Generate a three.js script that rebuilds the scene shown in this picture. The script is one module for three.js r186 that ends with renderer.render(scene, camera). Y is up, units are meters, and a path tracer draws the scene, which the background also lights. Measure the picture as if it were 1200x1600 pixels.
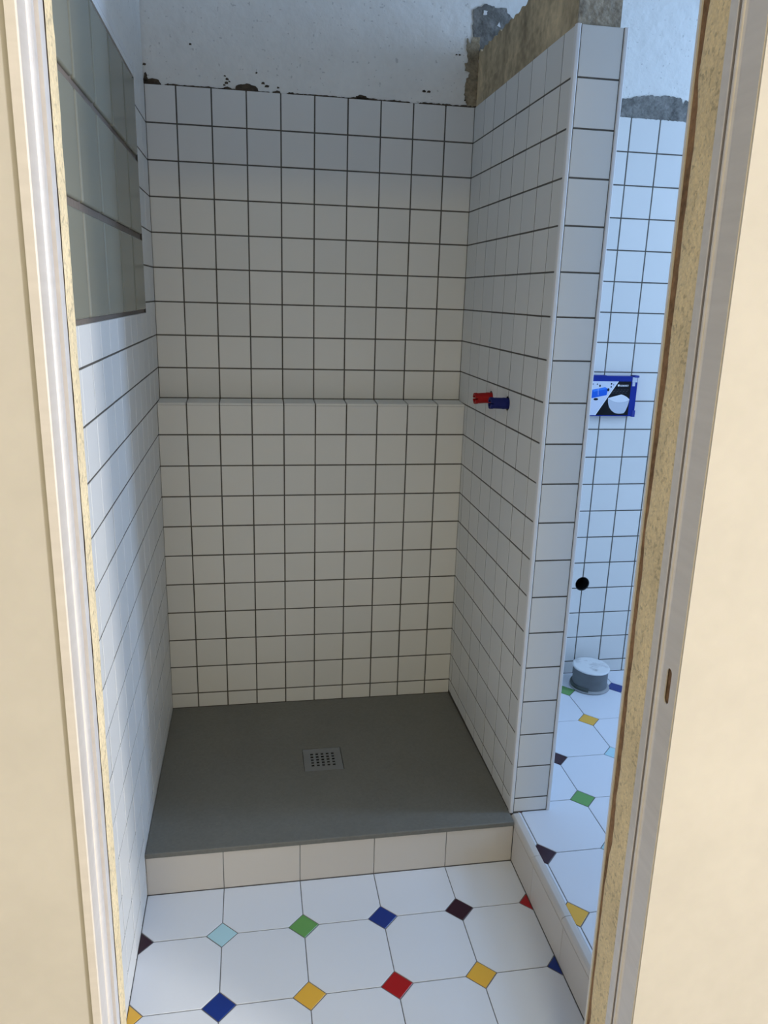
import * as THREE from 'three';
import { mergeGeometries, mergeVertices, toCreasedNormals } from 'three/addons/utils/BufferGeometryUtils.js';
import { RectAreaLightUniformsLib } from 'three/addons/lights/RectAreaLightUniformsLib.js';
import { RoundedBoxGeometry } from 'three/addons/geometries/RoundedBoxGeometry.js';
import { Brush, Evaluator, SUBTRACTION } from 'three-bvh-csg';

// ---------------------------------------------------------------- camera, sky, window light, exposure
const scene = new THREE.Scene();
const camera = new THREE.PerspectiveCamera(67.58, 1200 / 1600, 0.05, 50);
camera.position.set(0.30111, 1.38462, 2.51603);
camera.rotation.set(-0.27451, -0.17484, 0.02996, 'YXZ');
scene.background = new THREE.Color().setRGB(0.30, 0.42, 0.62);
const renderer = new THREE.WebGLRenderer({ antialias: true });
renderer.toneMapping = THREE.LinearToneMapping;
renderer.toneMappingExposure = 1.0;
renderer.shadowMap.enabled = true;
RectAreaLightUniformsLib.init();
function windowLight(color, power, w, h, x, y, z) {            // daylight entering at a window in a wall that faces -x
  const l = new THREE.RectAreaLight(color, power, w, h);
  l.position.set(x, y, z); l.lookAt(x - 1, y, z); l.castShadow = true; scene.add(l);
}
const BATH_X = 3.5, HALL_X = 4.2, HALL_Z = 5.6;
windowLight(new THREE.Color().setRGB(0.42, 0.63, 1.0), 31, 0.33, 1.30, BATH_X - 0.02, 1.74, 1.105);
windowLight(new THREE.Color().setRGB(1.0, 0.95, 0.90), 65, 0.60, 1.60, HALL_X - 0.02, 1.50, 4.45);

// ---------------------------------------------------------------- measures (metres)
const XL = 0.0126, XR = 0.9912;          // shower: left wall plane, partition plane
const ZB = 0.0777;                       // face of the thicker lower back wall
const ZE = 0.7748;                       // end face of the partition
const TOP = 1.95;                        // top of the wall tiling
const FLOOR = -0.121, RFLOOR = 0.004;    // lower floor, raised floor of the bathroom
const ZW0 = 1.516, ZW1 = 1.672;          // door wall, bathroom face and hall face
const CEIL = 2.62;
const G = 0.0038;                        // joint width

// ---------------------------------------------------------------- helpers
let seed = 12345;
const rnd = () => ((seed = (seed * 1664525 + 1013904223) >>> 0) / 4294967296);
const V = (x, y, z) => new THREE.Vector3(x, y, z);
const taken = new Map();
function numbered(name) { const n = taken.get(name) || 0; taken.set(name, n + 1); return n ? `${name}_${String(n).padStart(3, '0')}` : name; }
function shade(o) { o.castShadow = true; o.receiveShadow = true; return o; }
function group(name, label, category, kind, parent = scene) {
  const o = new THREE.Group(); o.name = parent === scene ? numbered(name) : name;
  if (label) o.userData.label = label;
  if (category) o.userData.category = category;
  if (kind) o.userData.kind = kind;
  parent.add(o); return o;
}
function mesh(name, geo, mat, parent) { const m = shade(new THREE.Mesh(geo, mat)); m.name = name; parent.add(m); return m; }
function lin(r, g, b) { return new THREE.Color().setRGB(r, g, b); }
function std(c, roughness, more = {}) { return new THREE.MeshStandardMaterial({ color: c, roughness, ...more }); }
function phys(c, roughness, more = {}) { return new THREE.MeshPhysicalMaterial({ color: c, roughness, ...more }); }

// value noise
function hash(x, y, s) { let h = (x * 374761393 + y * 668265263 + s * 1274126177) | 0; h = Math.imul(h ^ (h >>> 13), 1274126177); return ((h ^ (h >>> 16)) >>> 0) / 4294967296; }
function vnoise(x, y, s, per) {
  const x0 = Math.floor(x), y0 = Math.floor(y), fx = x - x0, fy = y - y0, u = fx * fx * (3 - 2 * fx), v = fy * fy * (3 - 2 * fy);
  const m = (a) => per ? ((a % per) + per) % per : a;
  const a = hash(m(x0), m(y0), s), b = hash(m(x0 + 1), m(y0), s), c = hash(m(x0), m(y0 + 1), s), d = hash(m(x0 + 1), m(y0 + 1), s);
  return a + (b - a) * u + (c - a) * v + (a - b - c + d) * u * v;
}
function fbm(x, y, s, per, oct = 4) { let t = 0, w = 0.5, n = 0; for (let i = 0; i < oct; i++) { t += w * vnoise(x, y, s + i, per); n += w; x *= 2; y *= 2; if (per) per *= 2; w *= 0.55; } return t / n; }
const sr = (v) => Math.round(255 * Math.min(1, Math.max(0, v <= 0.0031308 ? 12.92 * v : 1.055 * v ** (1 / 2.4) - 0.055)));
function texture(size, fn, srgb, metres) {                       // fn(u, v) -> [r, g, b] linear, or one value
  const d = new Uint8Array(size * size * 4);
  for (let j = 0; j < size; j++) for (let i = 0; i < size; i++) {
    const c = fn(i / size, j / size), k = 4 * (j * size + i);
    if (Array.isArray(c)) { d[k] = srgb ? sr(c[0]) : 255 * c[0]; d[k + 1] = srgb ? sr(c[1]) : 255 * c[1]; d[k + 2] = srgb ? sr(c[2]) : 255 * c[2]; } else d[k] = d[k + 1] = d[k + 2] = Math.max(0, Math.min(255, 255 * c));
    d[k + 3] = 255;
  }
  const t = new THREE.DataTexture(d, size, size, THREE.RGBAFormat);
  t.wrapS = t.wrapT = THREE.RepeatWrapping; t.magFilter = THREE.LinearFilter; t.minFilter = THREE.LinearMipmapLinearFilter; t.generateMipmaps = true;
  if (srgb) t.colorSpace = THREE.SRGBColorSpace;
  t.repeat.set(1 / metres, 1 / metres); t.needsUpdate = true; return t;
}
function canvasTex(w, h, draw) {
  const c = document.createElement('canvas'); c.width = w; c.height = h; draw(c.getContext('2d'), w, h);
  const t = new THREE.CanvasTexture(c); t.colorSpace = THREE.SRGBColorSpace; t.magFilter = THREE.LinearFilter; return t;
}

// a convex plate: outline in (a, b), face at n = 0, back at n = -t, edges bevelled; uv in metres
function inset(pts, e) {
  const n = pts.length, out = [];
  for (let i = 0; i < n; i++) {
    const p = pts[(i + n - 1) % n], q = pts[i], r = pts[(i + 1) % n];
    let ax = q[0] - p[0], ay = q[1] - p[1], bx = r[0] - q[0], by = r[1] - q[1];
    const la = Math.hypot(ax, ay), lb = Math.hypot(bx, by); ax /= la; ay /= la; bx /= lb; by /= lb;
    const k = 1 + (ax * bx + ay * by);
    out.push([q[0] + e * (-ay - by) / k, q[1] + e * (ax + bx) / k]);
  }
  return out;
}
function plate(pts, t, bevel = 0.0012) {
  const P = [], U = [], top = inset(pts, bevel), n = pts.length;
  const tri = (a, b, c) => { for (const p of [a, b, c]) { P.push(p[0], p[1], p[2]); U.push(p[0], p[1]); } };
  const A = top.map((p) => [p[0], p[1], 0]), B = pts.map((p) => [p[0], p[1], -bevel * 0.8]), C = pts.map((p) => [p[0], p[1], -t]);
  for (let i = 1; i < n - 1; i++) tri(A[0], A[i], A[i + 1]);
  for (let i = 0; i < n; i++) {
    const j = (i + 1) % n;
    tri(B[i], B[j], A[j]); tri(B[i], A[j], A[i]); tri(C[i], C[j], B[j]); tri(C[i], B[j], B[i]);
  }
  for (let i = 1; i < n - 1; i++) tri(C[0], C[i + 1], C[i]);
  const g = new THREE.BufferGeometry();
  g.setAttribute('position', new THREE.Float32BufferAttribute(P, 3)); g.setAttribute('uv', new THREE.Float32BufferAttribute(U, 2));
  g.computeVertexNormals(); return g;
}
const plateCache = new Map();
function cachedPlate(pts, t, bevel) {
  const k = pts.map((p) => p.map((v) => v.toFixed(4)).join()).join('|') + `|${t}|${bevel}`;
  if (!plateCache.has(k)) plateCache.set(k, plate(pts, t, bevel));
  return plateCache.get(k);
}
// frames: origin, directions of a, b and the outward normal
function frame(o, a, b) { const n = new THREE.Vector3().crossVectors(a, b); return new THREE.Matrix4().makeBasis(a, b, n).setPosition(o); }
const FR = {
  back: (z) => frame(V(0, 0, z), V(1, 0, 0), V(0, 1, 0)),                    // faces +z, a = x, b = y
  left: (x) => frame(V(x, 0, 0), V(0, 0, -1), V(0, 1, 0)),                   // faces +x, a = -z
  right: (x) => frame(V(x, 0, 0), V(0, 0, 1), V(0, 1, 0)),                   // faces -x, a = z
  floor: (y) => frame(V(0, y, 0), V(1, 0, 0), V(0, 0, -1)),                  // faces +y, a = x, b = -z
};
function place(name, pts, fr, mat, parent, t = 0.008, bevel = 0.0012, off = 0) {
  const cx = pts.reduce((s, p) => s + p[0], 0) / pts.length, cy = pts.reduce((s, p) => s + p[1], 0) / pts.length;
  const g = cachedPlate(pts.map((p) => [+(p[0] - cx).toFixed(4), +(p[1] - cy).toFixed(4)]), t, bevel);
  const m = mesh(name, g, mat, parent);
  m.matrix.copy(fr).multiply(new THREE.Matrix4().makeTranslation(cx, cy, off)); m.matrix.decompose(m.position, m.quaternion, m.scale);
  return m;
}
const rect = (a0, a1, b0, b1) => [[a0, b0], [a1, b0], [a1, b1], [a0, b1]];
function box(x0, x1, y0, y1, z0, z1) {                          // with uv in metres on every face
  const g = new THREE.BoxGeometry(x1 - x0, y1 - y0, z1 - z0).toNonIndexed(); g.translate((x0 + x1) / 2, (y0 + y1) / 2, (z0 + z1) / 2); return metreUV(g);
}
function metreUV(g) {
  if (g.index) g = g.toNonIndexed();
  const p = g.attributes.position, u = [], n = V(0, 0, 0), a = V(0, 0, 0), b = V(0, 0, 0), c = V(0, 0, 0);
  for (let i = 0; i < p.count; i += 3) {
    a.fromBufferAttribute(p, i); b.fromBufferAttribute(p, i + 1); c.fromBufferAttribute(p, i + 2);
    n.crossVectors(b.clone().sub(a), c.clone().sub(a)); const x = Math.abs(n.x), y = Math.abs(n.y), z = Math.abs(n.z);
    for (const q of [a, b, c]) if (z >= x && z >= y) u.push(q.x, q.y); else if (x >= y) u.push(q.z, q.y); else u.push(q.x, q.z);
  }
  g.setAttribute('uv', new THREE.Float32BufferAttribute(u, 2)); return g;
}
function boxes(...list) { return mergeGeometries(list.map((b) => box(...b))); }
function clip(poly, a0, a1, b0, b1) {
  const cut = (pts, f) => { const o = []; for (let i = 0; i < pts.length; i++) { const p = pts[i], q = pts[(i + 1) % pts.length], u = f(p), v = f(q); if (u >= 0) o.push(p); if ((u >= 0) !== (v >= 0)) { const s = u / (u - v); o.push([p[0] + s * (q[0] - p[0]), p[1] + s * (q[1] - p[1])]); } } return o; };
  for (const f of [(p) => p[0] - a0, (p) => a1 - p[0], (p) => p[1] - b0, (p) => b1 - p[1]]) { poly = cut(poly, f); if (poly.length < 3) return null; }
  poly = poly.filter((p, i) => { const q = poly[(i + 1) % poly.length]; return Math.hypot(p[0] - q[0], p[1] - q[1]) > 5e-4; });
  let A = 0; for (let i = 0; i < poly.length; i++) { const p = poly[i], q = poly[(i + 1) % poly.length]; A += p[0] * q[1] - p[1] * q[0]; }
  return poly.length >= 3 && A > 6e-5 ? poly : null;
}
const evaluator = new Evaluator(); evaluator.attributes = ['position', 'uv', 'normal'];
function carve(geo, cutters, matrix) {                          // subtracts world-space cutters from a geometry placed by matrix
  let r = new Brush(geo.clone().applyMatrix4(matrix || new THREE.Matrix4())); r.updateMatrixWorld();
  for (const c of cutters) { const b = new Brush(c); b.updateMatrixWorld(); r = evaluator.evaluate(r, b, SUBTRACTION); }
  const g = r.geometry; if (matrix) g.applyMatrix4(matrix.clone().invert()); return g;
}

// ---------------------------------------------------------------- materials
const tileWave = texture(256, (u, v) => fbm(u * 6, v * 6, 7, 6, 3), false, 0.37);
const tileMats = [[0.735, 0.735, 0.71], [0.755, 0.752, 0.725], [0.72, 0.722, 0.7], [0.745, 0.742, 0.712]].map((c) =>
  phys(lin(...c), 0.42, { specularIntensity: 0.25, bumpMap: tileWave, bumpScale: 0.0006 }));
const tileMat = () => tileMats[Math.floor(rnd() * tileMats.length)];
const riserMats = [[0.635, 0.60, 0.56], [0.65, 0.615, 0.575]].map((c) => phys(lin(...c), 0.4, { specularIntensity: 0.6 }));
const floorMats = [[0.755, 0.785, 0.84], [0.74, 0.77, 0.825], [0.765, 0.795, 0.85]].map((c) => phys(lin(...c), 0.36, { specularIntensity: 0.6, bumpMap: tileWave, bumpScale: 0.0004 }));
const groutTex = texture(256, (u, v) => { const n = fbm(u * 24, v * 24, 3, 24, 4); return [0.075 + 0.045 * n, 0.068 + 0.042 * n, 0.058 + 0.036 * n]; }, true, 0.4);
const grout = std(0xffffff, 0.95, { map: groutTex });
const floorGrout = std(lin(0.16, 0.16, 0.165), 0.9);
const paintTex = (() => {                                       // old white paint, pitted and speckled
  return texture(1024, (u, v) => {
    const a = fbm(u * 9, v * 9, 11, 9, 5), b = fbm(u * 70, v * 70, 21, 70, 2), c = fbm(u * 130, v * 130, 31, 130, 2), d = fbm(u * 5, v * 5, 41, 5, 3);
    let k = 0.93 + 0.10 * (a - 0.5) + 0.05 * (b - 0.5);
    if (c > 0.845 - 0.10 * Math.max(0, d - 0.45)) k *= 0.74;
    return [0.83 * k, 0.825 * k, 0.785 * k];
  }, true, 1.1);
})();
const paintBump = texture(512, (u, v) => fbm(u * 20, v * 20, 51, 20, 5), false, 0.6);
const oldPaint = std(0xffffff, 0.85, { map: paintTex, bumpMap: paintBump, bumpScale: 0.003 });
const mortarTex = (r, g, b) => texture(512, (u, v) => { const n = fbm(u * 14, v * 14, 61, 14, 5), s = fbm(u * 60, v * 60, 71, 60, 3), k = 0.55 + 0.9 * (n - 0.3) + 0.5 * (s - 0.5); return [r * k, g * k, b * k]; }, true, 0.35);
const mortarBump = texture(512, (u, v) => 0.6 * fbm(u * 30, v * 30, 81, 30, 5) + 0.4 * fbm(u * 8, v * 8, 82, 8, 3), false, 0.35);
const greyMortar = std(0xffffff, 0.95, { map: mortarTex(0.25, 0.245, 0.225), bumpMap: mortarBump, bumpScale: 0.006 });
const endMortar = std(0xffffff, 0.95, { map: mortarTex(0.54, 0.47, 0.36), bumpMap: mortarBump, bumpScale: 0.005 });
const cornerMortar = std(0xffffff, 0.95, { map: mortarTex(0.40, 0.33, 0.22), bumpMap: mortarBump, bumpScale: 0.006 });
const wallCore = std(0xffffff, 1.0, { map: mortarTex(0.36, 0.21, 0.11), bumpMap: mortarBump, bumpScale: 0.006 });
const stainTex = texture(1024, (u, v) => {                      // trowelled mortar with damp streaks running down
  const n = fbm(u * 10, v * 10, 91, 10, 5), st = fbm(u * 34 + 3 * n, v * 2.6 + 2 * n, 101, 0, 4), f = fbm(u * 80, v * 80, 111, 80, 2), k = 0.46 + 0.75 * (n - 0.3) + 0.36 * (st - 0.5) + 0.3 * (f - 0.5);
  return [0.80 * k, 0.64 * k, 0.40 * k];
}, true, 1.0);
const brownMortar = std(0xffffff, 0.95, { map: stainTex, bumpMap: mortarBump, bumpScale: 0.004 });
const glueTex = texture(256, (u, v) => { const n = fbm(u * 12, v * 12, 121, 12, 4), k = 0.5 + 0.9 * (n - 0.25); return [0.105 * k, 0.078 * k, 0.052 * k]; }, true, 0.2);
const darkGlue = std(0xffffff, 1.0, { map: glueTex, bumpMap: mortarBump, bumpScale: 0.006 });
const hallTex = texture(512, (u, v) => { const n = fbm(u * 5, v * 5, 131, 5, 5), s = fbm(u * 50, v * 50, 141, 50, 2), k = 0.97 + 0.12 * (n - 0.5) + 0.04 * (s - 0.5); return [0.665 * k, 0.645 * k, 0.60 * k]; }, true, 0.9);
const hallBump = texture(512, (u, v) => fbm(u * 7, v * 7, 151, 7, 5), false, 0.8);
const hallPaint = std(0xffffff, 0.8, { map: hallTex, bumpMap: hallBump, bumpScale: 0.0016 });
const hallFar = std(lin(0.30, 0.28, 0.25), 0.85);
const sandTex = texture(512, (u, v) => {
  const n = fbm(u * 8, v * 8, 161, 8, 4), s = fbm(u * 90, v * 90, 171, 90, 2), e = fbm(u * 52, v * 40, 181, 0, 4);
  let k = 0.97 + 0.25 * (n - 0.5) + 0.28 * (s - 0.5); if (e > 0.67) k *= 0.74; return [0.88 * k, 0.73 * k, 0.46 * k];
}, true, 0.3);
const sandBump = texture(512, (u, v) => 0.55 * fbm(u * 60, v * 60, 191, 60, 3) + 0.45 * fbm(u * 14, v * 14, 195, 14, 4), false, 0.3);
const sandPlaster = std(0xffffff, 0.95, { map: sandTex, bumpMap: sandBump, bumpScale: 0.004 });
const aluTex = texture(256, (u, v) => { const n = fbm(u * 3, v * 40, 201, 0, 3), k = 0.95 + 0.12 * (n - 0.5); return [0.84 * k, 0.815 * k, 0.80 * k]; }, true, 0.4);
const alu = std(0xffffff, 0.38, { map: aluTex, metalness: 0.12 });
const whiteTrim = phys(lin(0.78, 0.78, 0.78), 0.5);
const whitePlaster = std(lin(0.74, 0.74, 0.72), 0.9);
const trayTex = texture(512, (u, v) => { const n = fbm(u * 6, v * 6, 211, 6, 5), s = fbm(u * 120, v * 120, 221, 120, 2), k = 0.95 + 0.16 * (n - 0.5) + 0.16 * (s - 0.5); return [0.172 * k, 0.172 * k, 0.155 * k]; }, true, 0.8);
const trayBump = texture(512, (u, v) => fbm(u * 90, v * 90, 231, 90, 3), false, 0.5);
const trayMat = std(0xffffff, 0.55, { map: trayTex, bumpMap: trayBump, bumpScale: 0.0006 });
const steel = std(lin(0.27, 0.285, 0.295), 0.5, { metalness: 0.7 });
const black = std(lin(0.008, 0.008, 0.008), 0.9);
const glassMat = phys(lin(0.34, 0.34, 0.265), 0.25, { specularIntensity: 0.25, transmission: 0.3, thickness: 0.08, ior: 1.5, attenuationColor: lin(0.5, 0.56, 0.48), attenuationDistance: 0.1 });
const jointMat = std(lin(0.20, 0.165, 0.135), 0.95, { bumpMap: mortarBump, bumpScale: 0.003 });
const paneMat = phys(lin(0.95, 0.97, 0.98), 0.05, { transmission: 1, thickness: 0 });
const frameMat = std(lin(0.78, 0.78, 0.76), 0.5);
const INSET = { maroon: [0.035, 0.008, 0.020], sky: [0.46, 0.72, 0.80], green: [0.14, 0.36, 0.10], blue: [0.008, 0.035, 0.235], red: [0.42, 0.006, 0.010], yellow: [0.82, 0.46, 0.055] };
const insetMats = Object.fromEntries(Object.entries(INSET).map(([k, c]) => [k, phys(lin(...c), 0.22)]));

// ---------------------------------------------------------------- wall tiling helper
// columns / rows are joint centres; skip(a0,a1,b0,b1) leaves a tile out
function tiling(parent, fr, cols, rows, { skip, name = 'tile', max = 300, mats = tileMats } = {}) {
  for (let j = 0; j + 1 < rows.length; j++) for (let i = 0; i + 1 < cols.length; i++) {
    const a0 = cols[i] + (i ? G / 2 : 0.0008), a1 = cols[i + 1] - (i + 2 < cols.length ? G / 2 : 0.0008), b0 = rows[j] + (j ? G / 2 : 0.001), b1 = rows[j + 1] - (j + 2 < rows.length ? G / 2 : 0);
    if (skip && skip(a0, a1, b0, b1)) continue;
    place(name, rect(a0, a1, b0, b1), fr, mats[Math.floor(rnd() * mats.length)], parent, 0.008, 0.0011, (rnd() - 0.5) * 0.0006);
  }
}
const rowsFrom = (y0) => { const r = [y0]; for (let k = 19; k >= 0; k--) r.push(+(TOP - 0.1 * k).toFixed(4)); return r; };   // cut row first, then joints every 0.1 m
const colsBack = [XL]; for (let i = 1; i <= 9; i++) colsBack.push(i / 10); colsBack.push(XR);

// ---------------------------------------------------------------- wall_back: shower back wall with shelf
{
  const w = group('wall_back', 'white tiled back wall of the shower with a narrow tiled ledge across its middle', 'wall', 'structure');
  mesh('backing', box(-0.09, 1.105, FLOOR - 0.1, TOP, -0.12, -0.0009), grout, w);
  mesh('lower_backing', boxes([XL - 0.012, XR + 0.012, FLOOR, 1.0430, -0.002, ZB - 0.0009]), grout, w);
  tiling(w, FR.back(0), colsBack, [1.0555, ...[8, 7, 6, 5, 4, 3, 2, 1, 0].map((k) => +(TOP - 0.1 * k).toFixed(4))]);
  const low = rowsFrom(-0.0035).filter((y) => y <= 1.0501).map((y) => y > 1.04 ? 1.0428 : y);
  tiling(w, FR.back(ZB), colsBack, low);
  const ledge = frame(V(0, 1.0502, ZB), V(1, 0, 0), V(0, 0.0045, -ZB).normalize());
  for (let i = 0; i < 10; i++) place('ledge_tile', rect(colsBack[i] + (i ? G / 2 : 0.001), colsBack[i + 1] - (i < 9 ? G / 2 : 0.001), 0.0003, ZB - 0.0018), ledge, tileMat(), w, 0.007, 0.0009);
  const up = mesh('plaster', box(-0.09, 1.105, TOP, CEIL, -0.12, -0.003), oldPaint, w); up.userData.label = 'old speckled white plaster above the tiles';
}
// irregular thin patches standing proud of a plane; outline in (a, b)
function patch(name, outline, fr, mat, parent, t = 0.004, rough = 0.004) {
  const pts = [];
  for (let i = 0; i < outline.length; i++) {
    const p = outline[i], q = outline[(i + 1) % outline.length], L = Math.hypot(q[0] - p[0], q[1] - p[1]), n = Math.max(1, Math.round(L / 0.006));
    for (let k = 0; k < n; k++) pts.push(new THREE.Vector2(p[0] + (q[0] - p[0]) * k / n + (rnd() - 0.5) * rough, p[1] + (q[1] - p[1]) * k / n + (rnd() - 0.5) * rough));
  }
  const g = metreUV(new THREE.ExtrudeGeometry(new THREE.Shape(pts), { depth: t, bevelEnabled: false }));
  const m = mesh(name, g, mat, parent); m.matrix.copy(fr); m.matrix.decompose(m.position, m.quaternion, m.scale); return m;
}
{
  const w = scene.getObjectByName('wall_back'), f = FR.back(-0.003);
  patch('mortar_patch', [[0.972, 2.135], [0.9703, 2.212], [1.003, 2.228], [1.0688, 2.222], [1.0903, 2.2], [1.095, 2.09], [0.985, 2.09]], f, greyMortar, w, 0.003, 0.006);
  patch('mortar_patch', [[0.966, 2.122], [0.954, 2.135], [0.958, 2.1], [0.962, 2.075], [0.953, 2.068], [0.955, 2.05], [0.968, 2.045], [0.957, 2.015], [0.956, 1.985], [0.966, 1.953], [0.995, 1.953], [0.995, 2.14], [0.975, 2.14]], f, cornerMortar, w, 0.004, 0.005);
  patch('mortar_flake', [[1.0, 2.2], [1.012, 2.203], [1.012, 2.212], [1.001, 2.213]], FR.back(0.0), whitePlaster, w, 0.002, 0.003);
  patch('mortar_flake', [[1.045, 2.175], [1.056, 2.17], [1.052, 2.186]], FR.back(0.0), whitePlaster, w, 0.002, 0.003);
  // torn remains of adhesive along the top of the tiles
  for (const [x0, x1, h] of [[0.012, 0.062, 0.014], [0.012, 0.024, 0.03], [0.075, 0.083, 0.006], [0.265, 0.34, 0.018], [0.232, 0.262, 0.007], [0.375, 0.40, 0.006], [0.42, 0.44, 0.006], [0.60, 0.69, 0.007], [0.70, 0.80, 0.004], [0.80, 0.99, 0.004], [0.62, 0.66, 0.012]])
    patch('adhesive_remnant', [[x0, 1.9475], [x1, 1.9475], [x1 - (x1 - x0) * 0.15, 1.95 + h * 0.8], [(x0 + x1) / 2, 1.95 + h], [x0 + (x1 - x0) * 0.1, 1.95 + h * 0.7]], f, darkGlue, w, 0.0025, 0.004);
  for (let x = 0.02; x < 0.98; x += 0.0497) if (rnd() < 0.75) patch('adhesive_remnant', [[x, 1.9485], [x + 0.0495, 1.9485], [x + 0.0495, 1.9515 + 0.002 * rnd()], [x + 0.025, 1.9515 + 0.003 * rnd()], [x, 1.9515 + 0.002 * rnd()]], f, darkGlue, w, 0.002, 0.0015);
  for (const [x, y, s] of [[0.36, 1.967, 0.006], [0.349, 1.974, 0.004], [0.243, 1.968, 0.005], [0.246, 1.978, 0.004], [0.252, 1.972, 0.003], [0.238, 1.962, 0.003], [0.393, 1.965, 0.004], [0.016, 2.0, 0.004], [0.145, 2.06, 0.004], [0.83, 1.985, 0.005], [0.845, 1.985, 0.005], [0.925, 2.09, 0.003], [0.935, 2.09, 0.003], [0.96, 1.968, 0.004], [0.33, 2.0, 0.003], [0.24, 1.985, 0.003]])
    patch('chip', [[x - s, y - s * 0.5], [x + s, y - s * 0.6], [x + s * 1.1, y + s * 0.3], [x, y + s * 0.7], [x - s * 0.9, y + s * 0.4]], f, darkGlue, w, 0.0012, 0.002);
}

// ---------------------------------------------------------------- wall_partition between shower and bathroom
const PLUGS = [['red', 1.1085, 0.352], ['blue', 1.112, 0.502]];
{
  const w = group('wall_partition', 'white tiled half-height partition with bare mortar along its top, right of the shower', 'wall', 'structure');
  const holes = PLUGS.map(([, y, z]) => { const c = new THREE.CylinderGeometry(0.0195, 0.0195, 0.05, 20); c.rotateZ(Math.PI / 2); c.translate(XR + 0.012, y, z); return c; });
  const core = box(XR + 0.0009, 1.0985, -0.006, TOP, -0.02, ZE - 0.0009);
  mesh('backing', carve(core, holes), grout, w);
  mesh('hole_lining', mergeGeometries(PLUGS.map(([, y, z]) => box(XR + 0.034, XR + 0.0345, y - 0.025, y + 0.025, z - 0.025, z + 0.025))), black, w);
  const zc = [0, 0.107]; for (let k = 2; k <= 7; k++) zc.push(+(0.004 + 0.1 * k).toFixed(4)); zc.push(ZE - 0.001);
  const rows = rowsFrom(0.006);
  tiling(w, FR.right(XR), zc, rows);
  const inv = new THREE.Matrix4();
  for (const m of [...w.children]) {                            // drill the two pipe holes through the tiles they hit
    if (m.name !== 'tile') continue;
    m.updateMatrix(); const p = m.position;
    if (PLUGS.some(([, y, z]) => Math.abs(p.y - y) < 0.07 && Math.abs(p.z - z) < 0.07)) m.geometry = carve(m.geometry, holes, m.matrix);
  }
  const xe0 = 1.0012, xe1 = 1.0982;
  for (let j = 0; j + 1 < rows.length; j++) place('end_tile', rect(xe0 + 0.0012, xe1 - 0.0014, rows[j] + (j ? G / 2 : 0.0015), rows[j + 1] - (j + 2 < rows.length ? G / 2 : 0)), FR.back(ZE), tileMat(), w, 0.008, 0.0011);
  const trim = (x0, x1) => { const s = new THREE.Shape(); const r = 0.003; s.moveTo(x0, -0.010); s.lineTo(x1, -0.010); s.lineTo(x1, 0.0012 - r); s.quadraticCurveTo(x1, 0.0012, x1 - r, 0.0012); s.lineTo(x0 + r, 0.0012); s.quadraticCurveTo(x0, 0.0012, x0, 0.0012 - r); const g = new THREE.ExtrudeGeometry(s, { depth: TOP + 0.001 - 0.005, bevelEnabled: false, curveSegments: 4 }); g.rotateX(-Math.PI / 2); g.scale(1, 1, -1); g.index || 0; const p = g.attributes.position; for (let i = 0; i < p.count; i += 3) { const t = [p.getX(i + 1), p.getY(i + 1), p.getZ(i + 1)]; p.setXYZ(i + 1, p.getX(i + 2), p.getY(i + 2), p.getZ(i + 2)); p.setXYZ(i + 2, ...t); } g.computeVertexNormals(); g.translate(0, 0.005, ZE); return g; };
  for (const [a, b] of [[XR - 0.0008, 1.0008], [1.0986, 1.1085]]) { const t = mesh('edge_trim', trim(a, b), whiteTrim, w); t.userData.label = 'white corner trim strip'; }
  mesh('outer_plaster', box(1.0985, 1.1075, -0.006, TOP, 0, ZE - 0.011), whitePlaster, w);
  // raw mortar above the tiles: rough top edge
  const top = []; for (let i = 0; i <= 60; i++) top.push([i / 60 * (ZE - 0.012), 2.100 + 0.006 * Math.sin(i * 1.7) * rnd() + 0.004 * (rnd() - 0.5)]);
  const s = new THREE.Shape([new THREE.Vector2(0, TOP), new THREE.Vector2(ZE - 0.012, TOP), ...top.reverse().map((p) => new THREE.Vector2(...p))]);
  const g = new THREE.ExtrudeGeometry(s, { depth: 0.0945, bevelEnabled: false }); g.rotateY(-Math.PI / 2); g.translate(XR + 0.0945 + 0.0035, 0, 0);
  const c = mesh('mortar_band', metreUV(g), brownMortar, w); c.userData.label = 'streaked bare brown mortar along the top of the partition';
  const e = mesh('mortar_end', box(XR + 0.004, 1.091, TOP + 0.0005, 2.094, ZE - 0.012, ZE - 0.006), endMortar, w); e.userData.label = 'bare grey mortar on the end of the partition';
}

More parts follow.
